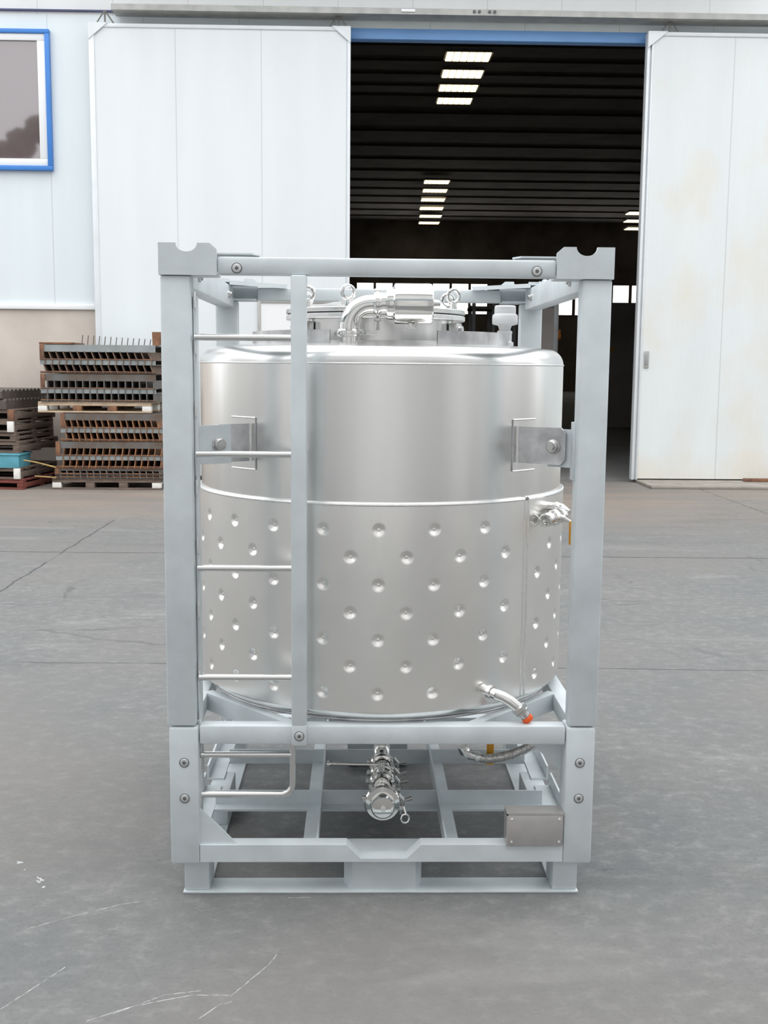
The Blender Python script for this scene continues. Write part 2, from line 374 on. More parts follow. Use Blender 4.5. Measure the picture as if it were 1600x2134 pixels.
def struct(o, label=None, cat=None):
    o['kind'] = 'structure'
    if label: o['label'] = label
    if cat: o['category'] = cat
    return o
def copy_tree(o, parent=None):
    c = o.copy(); COL.objects.link(c)
    if parent: c.parent = parent
    for ch in list(o.children): copy_tree(ch, c)
    return c

# ================================================================== setting
struct(S().prism([(-60, -70), (60, -70), (60, 80), (-60, 80)], 'z', -0.2, 0.0).out('floor', YARD, smooth=0), 'grey worn concrete yard with slab joints and scratches', 'floor')
WY = 11.2                               # facade plane
OX0, OX1, OZ = -0.24, 3.47, 5.34         # door opening
s = S()
s.box(-14.3, OX0, WY, WY + .2, 2.11, 5.57)
s.box(OX1, 24.3, WY, WY + .2, 0.0, 5.57)
s.box(OX0, OX1, WY, WY + .2, 5.47, 5.57)
struct(s.out('wall_front', WALLP, smooth=0), 'pale blue white panel facade of the hall', 'wall')
struct(S().box(-14.3, 24.3, WY, WY + .2, 5.57, 7.6).out('wall_front', WALLG, smooth=0), 'grey white panel facade above the sliding door track', 'wall')
struct(S().box(-14.3, OX0, WY - .002, WY + .2, 0.0, 2.085).out('wall_plinth', PLINTH, smooth=0), 'beige concrete base wall under the facade panels', 'wall')
struct(S().box(-14.3, OX0, WY - .04, WY, 2.085, 2.15, .006).out('trim_1', FLASH), 'white flashing strip between concrete base and panels', 'trim')
struct(S().box(OX0, OX1, WY + .01, WY + .16, 5.35, 5.475, .004).out('trim_2', LINT), 'blue painted lintel beam over the open doorway', 'lintel')
struct(S().box(-3.98, -3.0, WY - .035, WY, 5.602, 5.62).box(-9, -3.98, WY - .035, WY, 5.602, 5.62).out('trim_3', mat('dark_flashing', sr(70, 75, 110), .5), smooth=0), 'thin dark flashing line on the facade', 'trim')
struct(S().box(3.425, 12.0, 10.25, 11.25, 0.0, 0.035, .008).out('trim_4', SILL), 'low concrete sill in front of the right sliding door', 'sill')

# canopy above the doorway, just over the frame: shades the wall around the track
t = thing('canopy', 'flat grey canopy over the hall doorway above the track', 'canopy', (0.9, WY, 6.9))
S().box(-3.1, 4.75, 10.05, WY, 6.9, 7.02, .01).out('roof_sheet', TRACK, t)
S().box(-3.1, 4.75, 10.0, 10.05, 6.83, 7.05, .01).out('fascia', TRACK, t)

# sliding door track
t = thing('door_track', 'long grey steel track for the sliding doors across the facade', 'track', (0.9, WY, 5.53))
S().prism([(10.86, 5.535), (11.16, 5.545), (11.16, 5.56), (11.16, 5.615), (10.90, 5.615), (10.86, 5.60)], 'x', -3.0, 12.0).out('rail', TRACK, t)
for x in (-1.9, -.75, .42, 1.62, 2.83, 4.0):
    S().prism([(11.0, 5.615), (WY, 5.615), (WY, 5.69)], 'x', x - .012, x + .012).out('support_bracket', TRACK, t)
S().box(.40, .56, 10.845, 10.86, 5.56, 5.59).out('joint_plate', FLASH, t)
for x in (1.26, 1.32, 1.44, 1.50): S().cyl((x, 10.85, 5.575), (x, 10.87, 5.575), .018, seg=12).out('bolt_hole', SOCK, t)

def hanger(x, parent):
    S().cyl((x - .10, 10.99, 5.42), (x, 10.98, 5.56), .008, seg=8).cyl((x + .10, 10.99, 5.42), (x, 10.98, 5.56), .008, seg=8).cyl((x, 10.99, 5.42), (x, 10.98, 5.56), .01, seg=8).out('hanger', mat('hanger_steel', sr(120, 118, 112), .5, .3), parent)
# left sliding door (door_1), right sliding door (door_2)
s = S(); s.box(-3.25, -.20, 11.0, 11.10, .05, 5.40)
d1 = struct(s.out('door_1', DOORP, smooth=0), 'large white panelled sliding door left of the opening', 'door')
d1x = lambda sh, nm, m=DFRAME: sh.out(nm, m, d1)
d1x(S().box(-3.30, -3.235, 10.985, 11.11, .05, 5.42, .005), 'edge_channel')
d1x(S().box(-.232, -.196, 10.985, 11.11, .05, 5.42, .005), 'edge_channel')
d1x(S().box(-3.235, -.232, 10.985, 11.11, 5.375, 5.42, .005), 'top_channel')
d1x(S().prism([(-3.30, 5.235), (-3.30, 5.425), (-3.07, 5.425)], 'y', 10.974, 10.986), 'corner_plate')
d1x(S().prism([(-.196, 5.235), (-.196, 5.425), (-.42, 5.425)], 'y', 10.974, 10.986), 'corner_plate')
hanger(-.343, d1); hanger(-3.1, d1)
wd = S().box(-1.28, -.42, 10.988, 11.0, .12, 2.18).out('wicket_door', FLASH, d1, smooth=0); wd['label'] = 'small white walk-through door set in the sliding door'
S().box(-1.32, -1.28, 10.975, 11.0, .1, 2.225, .004).box(-.42, -.38, 10.975, 11.0, .1, 2.225, .004).box(-1.28, -.42, 10.975, 11.0, 2.18, 2.225, .004).out('door_frame', TRACK, d1)
for z in (.4, 1.7): S().cyl((-1.325, 10.97, z), (-1.325, 10.97, z + .12), .016, seg=10).out('hinge', BOLT, d1)
S().box(-.52, -.46, 10.94, 10.99, 1.04, 1.07, .006).out('door_handle', SOCK, d1)
s = S(); s.box(3.43, 7.6, 11.0, 11.10, .05, 5.40)
d2 = struct(s.out('door_2', DOORR, smooth=0), 'large white sliding door right of the opening with rusty dirt', 'door')
d2x = lambda sh, nm, m=DFRAME: sh.out(nm, m, d2)
d2x(S().box(3.362, 3.395, 11.0, 11.12, .035, 5.42, .004).box(3.395, 3.415, 11.03, 11.12, .035, 5.42).box(3.415, 3.435, 10.99, 11.12, .035, 5.42, .004), 'edge_channel')
d2x(S().box(3.435, 7.6, 10.985, 11.11, 5.375, 5.42, .005), 'top_channel')
d2x(S().prism([(3.362, 5.235), (3.362, 5.425), (3.60, 5.425)], 'y', 10.974, 10.986), 'corner_plate')
hanger(3.62, d2)
hp = d2x(S().box(3.462, 3.522, 10.985, 11.0, 1.43, 1.64, .004), 'recessed_handle', TRACK)
S().box(3.475, 3.505, 10.978, 10.987, 1.47, 1.60, .003).out('handle_grip', MACH, hp)
tag(S().box(4.74, 6.3, 10.80, 10.90, .035, .075, .006).out('steel_bar', RUST), 'long rusty red brown steel bar lying on the right door sill', 'bar')

# window on the left
win = struct(S().box(-6.2, -3.805, 11.13, 11.2, 3.745, 3.80, .006).box(-6.2, -3.805, 11.13, 11.2, 5.335, 5.385, .006).box(-3.86, -3.805, 11.13, 11.2, 3.80, 5.335, .006).box(-6.2, -6.15, 11.13, 11.2, 3.80, 5.335, .006).out('window_1', BLUE), 'window with blue surround and white frame at upper left', 'window')
S().box(-6.15, -3.86, 11.15, 11.2, 3.80, 3.885, .006).box(-6.15, -3.86, 11.15, 11.2, 5.255, 5.335, .006).box(-3.955, -3.86, 11.15, 11.2, 3.885, 5.255, .006).box(-6.15, -6.05, 11.15, 11.2, 3.885, 5.255, .006).out('window_frame', WFR, win)
S().box(-6.05, -3.955, 11.18, 11.2, 3.885, 5.255).out('pane', GLASS, win, smooth=0)

# ------------------------------------------------------------------ the dark hall inside
BY = 68.0
wins = [(-.25 + 1.195 * k, 1.03, 4.80, 6.66) for k in range(7)] + [(12.35 + 1.19 * k, 1.0, 4.80, 6.66) for k in range(6)]
s = S(); zs0, zs1 = 4.80, 6.66
s.box(-14, 24, BY, BY + .3, 0, zs0).box(-14, 24, BY, BY + .3, zs1, 12)
xs = -14
for (x, ww, a, b_) in wins: s.box(xs, x, BY, BY + .3, zs0, zs1); xs = x + ww
s.box(xs, 24, BY, BY + .3, zs0, zs1)
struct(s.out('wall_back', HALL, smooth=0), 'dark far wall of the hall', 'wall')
for k, (x, ww, a, b_) in enumerate(wins):
    wo = struct(S().box(x, x + ww, BY - .04, BY, a - .05, a).box(x, x + ww, BY - .04, BY, b_, b_ + .05).out('window_%d' % (k + 2), MACH, smooth=0), 'bright window in the far wall of the hall', 'window')
    S().box(x, x + ww, BY + .1, BY + .14, a, b_).out('pane', DAY, wo, smooth=0)
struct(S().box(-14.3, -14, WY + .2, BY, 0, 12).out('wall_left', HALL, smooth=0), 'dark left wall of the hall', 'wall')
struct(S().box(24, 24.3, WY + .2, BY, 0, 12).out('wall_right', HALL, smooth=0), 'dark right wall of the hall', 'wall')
prof = [(WY + .2, 7.6), (27, 9.9), (38.5, 11.1), (44, 10.8), (52, 10.55), (BY + .3, 10.5)]
def roof_z(y):
    for (a, za), (b_, zb) in zip(prof, prof[1:]):
        if a <= y <= b_: return za + (zb - za) * (y - a) / (b_ - a)
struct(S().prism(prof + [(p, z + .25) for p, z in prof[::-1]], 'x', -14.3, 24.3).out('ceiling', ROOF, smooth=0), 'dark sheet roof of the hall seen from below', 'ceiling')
# roof purlins
for k in range(22):
    y = 13.0 + 2.5 * k; z = roof_z(y)
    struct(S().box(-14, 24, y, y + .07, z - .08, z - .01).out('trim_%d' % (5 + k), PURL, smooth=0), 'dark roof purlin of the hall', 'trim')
# lit roof panels
def light(x, y, wd, ln, zl, label, group):
    t = thing('ceiling_light', label, 'light', (x, y, zl), group)
    S().box(x - wd / 2 - .04, x + wd / 2 + .04, y - ln / 2 - .04, y + ln / 2 + .04, zl + .02, zl + .10).out('housing', MACH, t, smooth=0)
    for k in range(6):
        a = x - wd / 2 + wd * k / 6 + .012
        S().box(a, a + wd / 6 - .024, y - ln / 2, y + ln / 2, zl - .01, zl + .02).out('diffuser', LAMP, t, smooth=0)
g1 = 'lit panels of the near row high in the doorway'; g2 = 'lit panels of the far row in the doorway'; g3 = 'lit panels at the right edge of the doorway'
o1 = ['largest and nearest', 'second', 'third', 'smallest and last']
for k, (x, y, z, ln) in enumerate([(2.80, 28.23, 9.70, .80), (2.94, 31.5, 10.08, .80), (3.0, 33.6, 10.18, .75), (3.21, 37.6, 10.71, .8)]):
    light(x, y, 1.2, ln, z, o1[k] + ' warm lit ceiling panel of the upper row seen in the doorway', g1)
o2 = ['top', 'second', 'third', 'fourth', 'fifth', 'bottom']
for k, (x, y, z) in enumerate([(3.59, 51.97, 10.26), (3.65, 54.1, 10.18), (3.63, 55.21, 9.9), (3.63, 56.36, 9.63), (3.83, 60.25, 9.75), (4.02, 64.7, 9.95)]):
    light(x, y, 1.2, .9, z, o2[k] + ' warm lit ceiling panel of the lower row of six in the doorway', g2)
for k, (x, y, z) in enumerate([(13.7, 53, 9.05), (14.2, 55.5, 9.0), (14.6, 57, 8.8)]):
    light(x, y, 1.2, .9, z, ['upper', 'middle', 'lower'][k] + ' warm lit panel half hidden by the right door edge', g3)
# machines inside
t = thing('storage_rack', 'grey steel rack inside the hall behind the tank', 'rack', (2.7, 20, 0))
for x in (2.22, 2.62, 3.05):
    S().box(x, x + .07, 20, 20.08, 0, 2.72).out('upright', MACH, t, smooth=0)
    S().box(x, x + .07, 20.8, 20.88, 0, 2.72).out('upright', MACH, t, smooth=0)
for z in (.3, 1.2, 2.6): S().box(2.2, 3.14, 19.98, 20.9, z, z + .06).out('shelf', GALVD, t, smooth=0)
tag(S().box(2.31, 2.58, 20.1, 20.6, 1.2605, 1.9, .02).out('machine_unit', GALVD), 'dull grey box shaped unit on the rack inside the hall', 'machine')
t = thing('glazed_partition', 'tall dark glazed panel in grey frame inside the hall', 'partition', (2.8, 14, 0))
S().box(2.60, 2.66, 14, 14.08, 0, 2.40, .006).box(2.85, 2.92, 14, 14.08, 0, 2.40, .006).box(2.66, 2.85, 14, 14.08, 2.33, 2.40, .006).out('frame', MACH, t)
S().box(2.66, 2.85, 14.02, 14.05, .1, 2.33).out('pane', HALL, t, smooth=0)
t = thing('control_box', 'small orange control box on a post inside the hall', 'control box', (2.99, 14.6, 0))
S().box(2.92, 3.05, 14.5, 14.6, 1.86, 2.02, .008).out('housing', ORM, t)
S().box(2.96, 3.01, 14.53, 14.58, 0, 1.86).out('post', GALVD, t, smooth=0)
t = thing('machine_column', 'dark machine column deep in the hall right of the tank', 'machine', (6.4, 24, 0))
S().box(5.9, 6.9, 24, 24.8, 0, 3.0, .03).out('body', HALL, t); S().box(5.95, 6.03, 23.9, 24.0, 1.85, 1.93).out('switch', YEL, t, smooth=0)

# trees across the yard (seen in the window glass and in the steel)
def tree(x, y, h, r, seed):
    rd = random.Random(seed)
    t = thing('tree', 'tall dark green tree across the yard mirrored in the window glass', 'tree', (x, y, 0), 'trees across the yard')
    S().tube([(x, y, 0), (x + .1, y, h * .3), (x, y, h * .7)], [.25, .2, .08], 10).out('trunk', BARK, t)
    s = S()
    for k in range(26):
        a = rd.random() * 2 * pi; q = rd.random(); zz = h * (.22 + .74 * q); rr = r * (1 - .75 * max(0, q - .35)) * math.sqrt(rd.random())
        bm = bmesh.new(); bmesh.ops.create_icosphere(bm, subdivisions=3, radius=r * (.30 + .2 * rd.random()) * (1 - .35 * q))
        for v in bm.verts: v.co *= 1 + rd.uniform(-.16, .16)
        s.add(bm, Matrix.Translation((x + rr * math.cos(a), y + rr * math.sin(a), zz)))
    s.out('crown', LEAF, t, smooth=0)
for k, (x, y, h, r) in enumerate([(-16.4, -37, 14.6, 3.4), (-24.2, -48, 15.8, 4.0), (-38, -37, 13, 4.0), (-4, -41, 12.0, 3.8), (7, -39, 12.5, 4.0), (18, -41, 12, 4.0), (29, -38, 13, 4.0)]):
    tree(x, y, h, r, 100 + k)
t = thing('unseen_rear_building', 'unseen plain grey building added behind the yard, mirrored in the tank', 'building', (4, -10, 0))  # added unseen building: shades the near yard and tones the steel reflections
S().box(-7.5, 30, -16, -5.4, 0, 8.0).box(-32, -7.5, -15, -5.4, 0, 5.6).out('walls', BLDG, t, smooth=0)
S().prism([(-16.4, 8.0), (-4.9, 8.0), (-4.9, 8.25), (-10.8, 8.8), (-16.4, 8.25)], 'x', -7.9, 30.4).out('roof', TRACK, t, smooth=0)
for x in (-5.0, 1.6, 8.2, 15.5, 23): S().box(x, x + 3.2, -5.4, -5.34, 0, 4.0).out('roller_door', BLDD, t, smooth=0)

for x0, x1, lb in ((-34.5, -27, 'unseen plain grey block added at the left of the yard to dim reflections'), (34, 42, 'unseen plain grey block added at the right of the yard to dim reflections')):  # added unseen blocks: hide the bright side horizon from the tank
    t = thing('added_side_building', lb, 'building', ((x0 + x1) / 2, 0, 0))
    S().box(x0, x1, -4.5 if x0 > 0 else -4.5, 10.8, 0, 10.0).out('walls', BLDG, t, smooth=0)
    S().box(x0 - .3, x1 + .3, -4.8, 11.1, 10.0, 10.35).out('roof', TRACK, t, smooth=0)

# ================================================================== pallets and steel stacks on the left
def pallet(label, x0, y0, z0, wd, dp, h, m, mblock, rz=0.0, group='pallets by the hall wall', stringer=False, minner=None):
    """front-right bottom corner at (x0, y0, z0)"""
    t = thing('pallet', label, 'pallet', (0, 0, 0), group)
    s = S(); n = 7
    for k in range(n): s.box(-wd, 0, dp * k / n + .008, dp * (k + 1) / n - .008, h - .022, h, .003)
    s.out('deck', m, t, org=Vector((0, 0, 0)))
    s = S()
    for k in (0, .5, 1): s.box(-wd, 0, k * (dp - .1), k * (dp - .1) + .1, h - .044, h - .022, .003).box(-wd, 0, k * (dp - .1), k * (dp - .1) + .1, 0, .02, .003)
    s.out('base_boards', m, t, org=Vector((0, 0, 0)))
    if stringer:
        for i in range(3):
            bx_ = -wd + i * (wd - .07) / 2
            S().box(bx_, bx_ + .07, .004, dp - .004, .02, h - .044, .004).out('stringer', m, t, org=Vector((0, 0, 0)))
            if mblock is not m: S().box(bx_ - .002, bx_ + .072, -.004, .03, .004, h - .006, .004).out('painted_end', mblock, t, org=Vector((0, 0, 0)))
    for i in range(0 if stringer else 4):
        for k in (0, .5, 1):
            bx = -wd + i * (wd - .1) / 3
            S().box(bx, bx + .1, k * (dp - .1) + .002, k * (dp - .1) + .098, .02, h - .044, .003).out('block', mblock if (i in (0, 3)) else (minner or m), t, org=Vector((0, 0, 0)))
    t.location = (x0, y0, z0); t.rotation_euler = (0, 0, rz)
    return t
pr = 'right hand stack'
pallet('dark worn wooden pallet on the ground under the right steel stack', -2.325, 9.80, 0, 1.23, 1.02, .125, WOODD, WOODW)
pallet('pale wooden pallet halfway up the right stack of steel parts', -2.42, 9.80, .872, 1.27, 1.02, .122, WOOD, WOODW, minner=RUST)

def steel_unit(label, x1, y0, z0, wd, h, mbar, mmid, mfin, lean=0.06, nfin=16, dp=.95, rz=0.0):
    """bundle of stacked cell trays: flat bar, row of open cells, flat bar, row of open cells"""
    t = thing('steel_cell_tray', label, 'steel parts', (0, 0, 0), 'steel cell trays in the right stack')
    O = Vector((0, 0, 0))
    zb = [0, .012, .30 * h, .49 * h, .74 * h, .98 * h]
    S().box(-wd, 0, 0, dp, 0, .012).out('tray', mfin, t, org=O)
    S().prism([(0, .30 * h), (0, .49 * h), (.01, .49 * h), (.01, .31 * h), (dp, .31 * h), (dp, .30 * h)], 'x', -wd, 0).out('middle_angle', mmid, t, org=O)
    S().prism([(0, .74 * h), (0, .985 * h), (dp, .985 * h), (dp, .975 * h), (.01, .975 * h), (.01, .74 * h)], 'x', -wd, 0).out('top_angle', mbar, t, org=O)
    S().box(-wd, -wd + .05, -.012, 0, .46 * h, .99 * h, .003).out('end_post', RUST, t, org=O)
    S().box(-wd, 0, dp - .02, dp, .0, .97 * h).out('back_plate', DARKST, t, org=O, smooth=0)
    def fin(x, za, zc, l):
        a, c = x - wd, x - wd + .010
        return S().prism([(a, za), (c, za), (c + l, zc), (a + l, zc)], 'y', -.014, dp - .03)
    f0 = f1 = None
    for k in range(nfin):
        x = .07 + (wd - .10) * k / (nfin - 1)
        fin(x, .0, .32 * h, -lean * .5).out('cell_fin', mfin, t, org=O, smooth=0)
        fin(x - lean * .3, .46 * h, .76 * h, -lean * .5).out('cell_fin', mfin, t, org=O, smooth=0)
        S().box(x - wd - lean * .2, x - wd + .008 - lean * .2, -.016, 0, .32 * h, .48 * h).out('cell_fin', mfin, t, org=O, smooth=0)
    S().cyl((-wd, -.008, .49 * h), (0, -.008, .49 * h), .006, seg=8).out('edge_rod', RUST, t, org=O)
    S().cyl((-wd, -.008, .02), (0, -.008, .02), .006, seg=8).out('edge_rod', RUST, t, org=O)
    t.location = (x1, y0, z0); t.rotation_euler = (0, 0, rz)
    return t
RFIN = mat('rust_brown_fin', sr(128, 104, 86), .8, 0, var=.4, scale=12, col2=sr(92, 80, 72))
RFIN2 = mat('bright_rust_fin', sr(168, 118, 78), .8, 0, var=.45, scale=12, col2=sr(100, 84, 74))
GFIN = mat('grey_fin', sr(108, 104, 100), .7, .1, var=.25, scale=12)
steel_unit('grey steel cell tray bundle on the ground pallet, lowest and half hidden', -2.30, 9.80, .126, 1.22, .118, GALVD, GALVD, GFIN, lean=.02)
steel_unit('rust edged cell tray second from the bottom of the right stack', -2.30, 9.79, .245, 1.20, .305, GALVD, GALV, RFIN2, lean=-.03)
steel_unit('rusty cell tray directly under the pale middle pallet', -2.30, 9.80, .552, 1.14, .318, GALVD, GALV, RFIN2, lean=.04)
steel_unit('dull grey cell tray directly on the pale middle pallet', -2.36, 9.80, .995, 1.29, .315, GALVD, GALV, GFIN, lean=.0)
steel_unit('rust brown cell tray on top of the right stack', -2.36, 9.80, 1.312, 1.29, .325, GALV, GALV, RFIN, lean=.07)
for k in range(13):
    x = -3.215 + .0605 * k * 1.06; zt = 1.725 - .0035 * k
    tag(S().tube([(x - .012, 10.0, 1.632), (x, 10.0, zt + .02)], .0055, 6).out('steel_pin', DARKST), 'thin dark steel pin in the row standing on the right stack', 'pin', 'row of thin pins on the right stack')
tag(S().box(-3.655, -3.27, 9.79, 10.3, 1.637, 1.657, .004).out('steel_plate', RUST), 'flat rusty brown plate lying on the left end of the right stack', 'plate')
tag(S().lathe([(0, 0), (.048, 0), (.052, .15), (.046, .15), (.043, .01)], (-2.36, 9.9, 1.632), seg=20).out('pipe_offcut', RUST), 'short rusty pipe standing on top of the right stack', 'pipe')
tag(S().tube([(-3.86, 9.76, .335), (-3.72, 9.77, .31), (-3.50, 9.78, .253)], .009, 6).out('steel_rod', OCH), 'yellowish rod leaning between the two stacks, upper one', 'rod')
tag(S().tube([(-3.74, 9.77, .153), (-3.5, 9.78, .137)], .008, 6).out('steel_rod', OCH), 'yellowish rod poking out low from the right stack', 'rod')

# left stack, turned a little
RZ = -.16
pallet('red brown wooden pallet on the ground at the left edge', -3.865, 9.72, 0, 1.2, 1.05, .118, WOODR, WOODR, RZ, 'pallets in the left stack', True)
pallet('grey pallet with white corner block, second from ground at left edge', -3.895, 9.72, .118, 1.2, 1.0, .132, WOODD, WOODW, RZ, 'pallets in the left stack', True)
t = thing('plastic_crate', 'cyan plastic crate squeezed between the left pallets', 'crate', (-3.90, 9.72, .25), rz=-.04)
O = Vector((0, 0, 0))
S().box(-.60, 0, 0, .40, 0, .012).box(-.60, 0, 0, .02, .012, .155, .004).box(-.60, 0, .38, .40, .012, .155, .004).box(-.60, -.58, .02, .38, .012, .155).box(-.02, 0, .02, .38, .012, .155).out('body', CYAN, t, org=O)
S().box(-.62, .02, -.015, .415, .14, .16, .004).out('rim', CYAN, t, org=O)
pallet('weathered pallet resting on the cyan crate', -3.90, 9.73, .412, 1.2, 1.05, .135, WOODD, WOODD, RZ, 'pallets in the left stack', True)
pallet('weathered pallet fourth from the ground at the left edge', -3.93, 9.73, .547, 1.2, 1.0, .10, WOODD, WOODD, RZ, 'pallets in the left stack', True)
pallet('weathered pallet with white painted corner at the left edge', -3.95, 9.72, .647, 1.2, 1.05, .13, WOODD, WOODW, RZ, 'pallets in the left stack', True)
pallet('brown pallet uppermost of the left pallet stack', -3.945, 9.73, .777, 1.2, 1.1, .13, WOODD, RUST, RZ, 'pallets in the left stack', True)
def deck(label, x0, y0, z0, wd, dp, h, rz):
    t = thing('ribbed_deck', label, 'steel parts', (0, 0, 0), 'ribbed steel decks on the left stack')
    n = 12
    poly = []
    for k in range(n):
        a = dp * k / n; b_ = dp / n
        poly += [(a, h * .78), (a + b_ * .35, h), (a + b_ * .65, h), (a + b_ * .95, h * .78)]
    poly = [(0, h * .70)] + poly[:-1] + [(dp, h * .78), (dp, h * .70)]
    S().prism(poly, 'x', -wd, 0).out('ribbed_sheet', DARKST, t, org=O, smooth=0)
    S().box(-wd, 0, 0, dp, 0, .02).box(-.012, 0, 0, dp, .02, h * .72).box(-wd, -.012, 0, .012, .02, h * .70).out('frame', DARKST, t, org=O, smooth=0)
    t.location = (x0, y0, z0); t.rotation_euler = (0, 0, rz)
deck('lower dark ribbed steel deck on top of the left pallets', -4.02, 9.72, .909, 1.2, 1.1, .115, -.16)
deck('upper dark ribbed steel deck topping the left stack', -4.06, 9.72, 1.026, 1.2, 1.12, .10, -.18)

# ================================================================== the framed tank
YC = .565; D = 1.13
T = thing('tank_container', 'stainless steel tank with dimpled jacket bolted in a square steel transport frame', 'tank', (0, YC, 0))
def mirx(f):                       # left and right
    for sx in (-1, 1): f(sx)
def my(y, rear): return D - y if rear else y
def bx(s, x0, x1, y0, y1, z0, z1, b=.0): return s.box(min(x0, x1), max(x0, x1), min(y0, y1), max(y0, y1), z0, z1, b)
def bolt(x, y, z, parent, dy=-1, r=.0115):
    ob = S().lathe([(0, 0), (r, 0), (r, .0008), (r * .9, .0022), (r * .8, .0026), (0, .0026)], (x, y, z), (0, dy, 0), 24).out('bolt', BOLTH, parent)
    S().torus((x, y + dy * .0006, z), r * 1.06, .0011, (0, 1, 0), 24, 6).out('bolt_ring', SOCK, parent)
    S().cyl((x, y + dy * .0015, z), (x, y + dy * .0031, z), r * .42, seg=6).out('hex_socket', SOCK, parent)
    return ob
cap_l = [(.567, 1.634), (.567, 1.712), (.524, 1.712)] + [(.4975 + .0265 * math.cos(a), 1.7115 - .021 * math.sin(a)) for a in [pi * k / 14 for k in range(1, 14)]] + [(.471, 1.712), (.440, 1.712), (.423, 1.697), (.423, 1.634)]
for rear in (0, 1):
    for sx in (-1, 1):
        bx(S(), sx * .4895, sx * .5650, my(0, rear), my(.058, rear), .474, 1.634, .007).out('corner_post', FRAME, T)
        lp = bx(S(), sx * .484, sx * .561, my(-.001, rear), my(.078, rear), .095, .4715, .007).out('base_post', FRAME, T)
        for z in (.376, .278): bolt(sx * .522, my(-.001, rear), z, lp, 1 if rear else -1)
        y0, y1 = sorted((my(-.006, rear), my(.006, rear)))
        s = S().prism([(sx * a, b_) for a, b_ in cap_l], 'y', y0, y1)
        cy = [(my(max(.0062, .561 - a), rear), b_) for a, b_ in cap_l]
        s.prism(cy, 'x', *sorted((sx * .556, sx * .5672)))
        bx(s, sx * .424, sx * .556, my(.006, rear), my(.083, rear), 1.634, 1.640)
        s.out('stacking_corner', FRAME, T, smooth=0)
        bx(S(), sx * .464, sx * .531, my(.03, rear), my(.13, rear), .006, .10, .004).out('corner_foot', FRAME, T)
    y = my(0, rear); yy = my(.045, rear)
    tr = bx(S(), -.423, .423, y, yy, 1.6365, 1.680, .007).out('top_rail', FRAME, T)
    for x in (-.374, .374): bolt(x, my(0, rear), 1.652, tr, 1 if rear else -1)
    for sx in (-1, 1):   # corner gusset sheets on top of the rails with a turned-down lip
        P = [(sx * .548, my(.012, rear)), (sx * .335, my(.012, rear)), (sx * .318, my(.048, rear)), (sx * .498, my(.218, rear)), (sx * .548, my(.200, rear))]
        gs = S().prism(P, 'z', 1.686, 1.690)
        a = Vector((sx * .322, my(.05, rear), 1.6838)); b_ = Vector((sx * .497, my(.215, rear), 1.6838)); d = (b_ - a)
        gs.obox((a + b_) / 2, (d.length, .004, .0135), Matrix.Rotation(math.atan2(d.y, d.x), 3, 'Z'))
        gs.out('top_gusset', FRAME, T, smooth=0)
    mrail = bx(S(), -.482, .482, my(.002, rear), my(.048, rear), .4245, .475, .005).out('middle_rail', FRAME, T)
    # lower rail with the V cut for the outlet
    poly = [(-.484, .100), (.484, .100), (.484, .147), (.104, .147), (.066, .109), (-.057, .109), (-.095, .147), (-.484, .147)]
    if rear: poly = [(-.484, .100), (.484, .100), (.484, .147), (-.484, .147)]
    y0, y1 = sorted((my(.001, rear), my(.046, rear)))
    S().prism(poly, 'y', y0, y1).out('lower_rail', FRAME, T, smooth=0)
    # centre foot and skid
    P = [(-.080, my(.03, rear)), (.092, my(.03, rear)), (.110, my(.075, rear)), (.110, my(.15, rear)), (-.102, my(.15, rear)), (-.102, my(.075, rear))]
    S().prism(P, 'z', .006, .0995).out('centre_foot', FRAME, T, smooth=0)
    s = bx(S(), -.534, .534, my(.022, rear), my(.105, rear), 0, .0065, .002)
    s.out('skid_rail', FRAME, T)
    # gussets from post to rails
    S().prism([(-.486, .147), (-.387, .147), (-.431, .194), (-.480, .243), (-.486, .243)], 'y', *sorted((my(.008, rear), my(.014, rear)))).out('corner_gusset', FRAME, T, smooth=0)
    S().prism([(.486, .425), (.385, .425), (.478, .335), (.486, .335)], 'y', *sorted((my(.060, rear), my(.066, rear)))).out('corner_gusset', FRAME, T, smooth=0)
    # cradle beams across the corners
    for sx in (-1, 1):
        P1 = Vector((sx * .512, .308)); P2 = Vector((sx * .237, .0065)); n_ = Vector((-sx * .739, .674))
        s = S().prism([(P1.x, my(P1.y, rear)), (P2.x, my(P2.y, rear)), (P2.x + n_.x * .03, my(P2.y + n_.y * .03, rear)), (P1.x + n_.x * .03, my(P1.y + n_.y * .03, rear))], 'z', .4243, .4752)
        s.out('cradle_beam', FRAME, T, smooth=0)
        S().prism([(my(.078, rear), .424), (my(.24, rear), .424), (my(.078, rear), .30)], 'x', *sorted((sx * .512, sx * .518))).out('side_gusset', FRAME, T, smooth=0)
        S().prism([(my(.078, rear), .147), (my(.20, rear), .147), (my(.078, rear), .25)], 'x', *sorted((sx * .500, sx * .506))).out('side_gusset', FRAME, T, smooth=0)
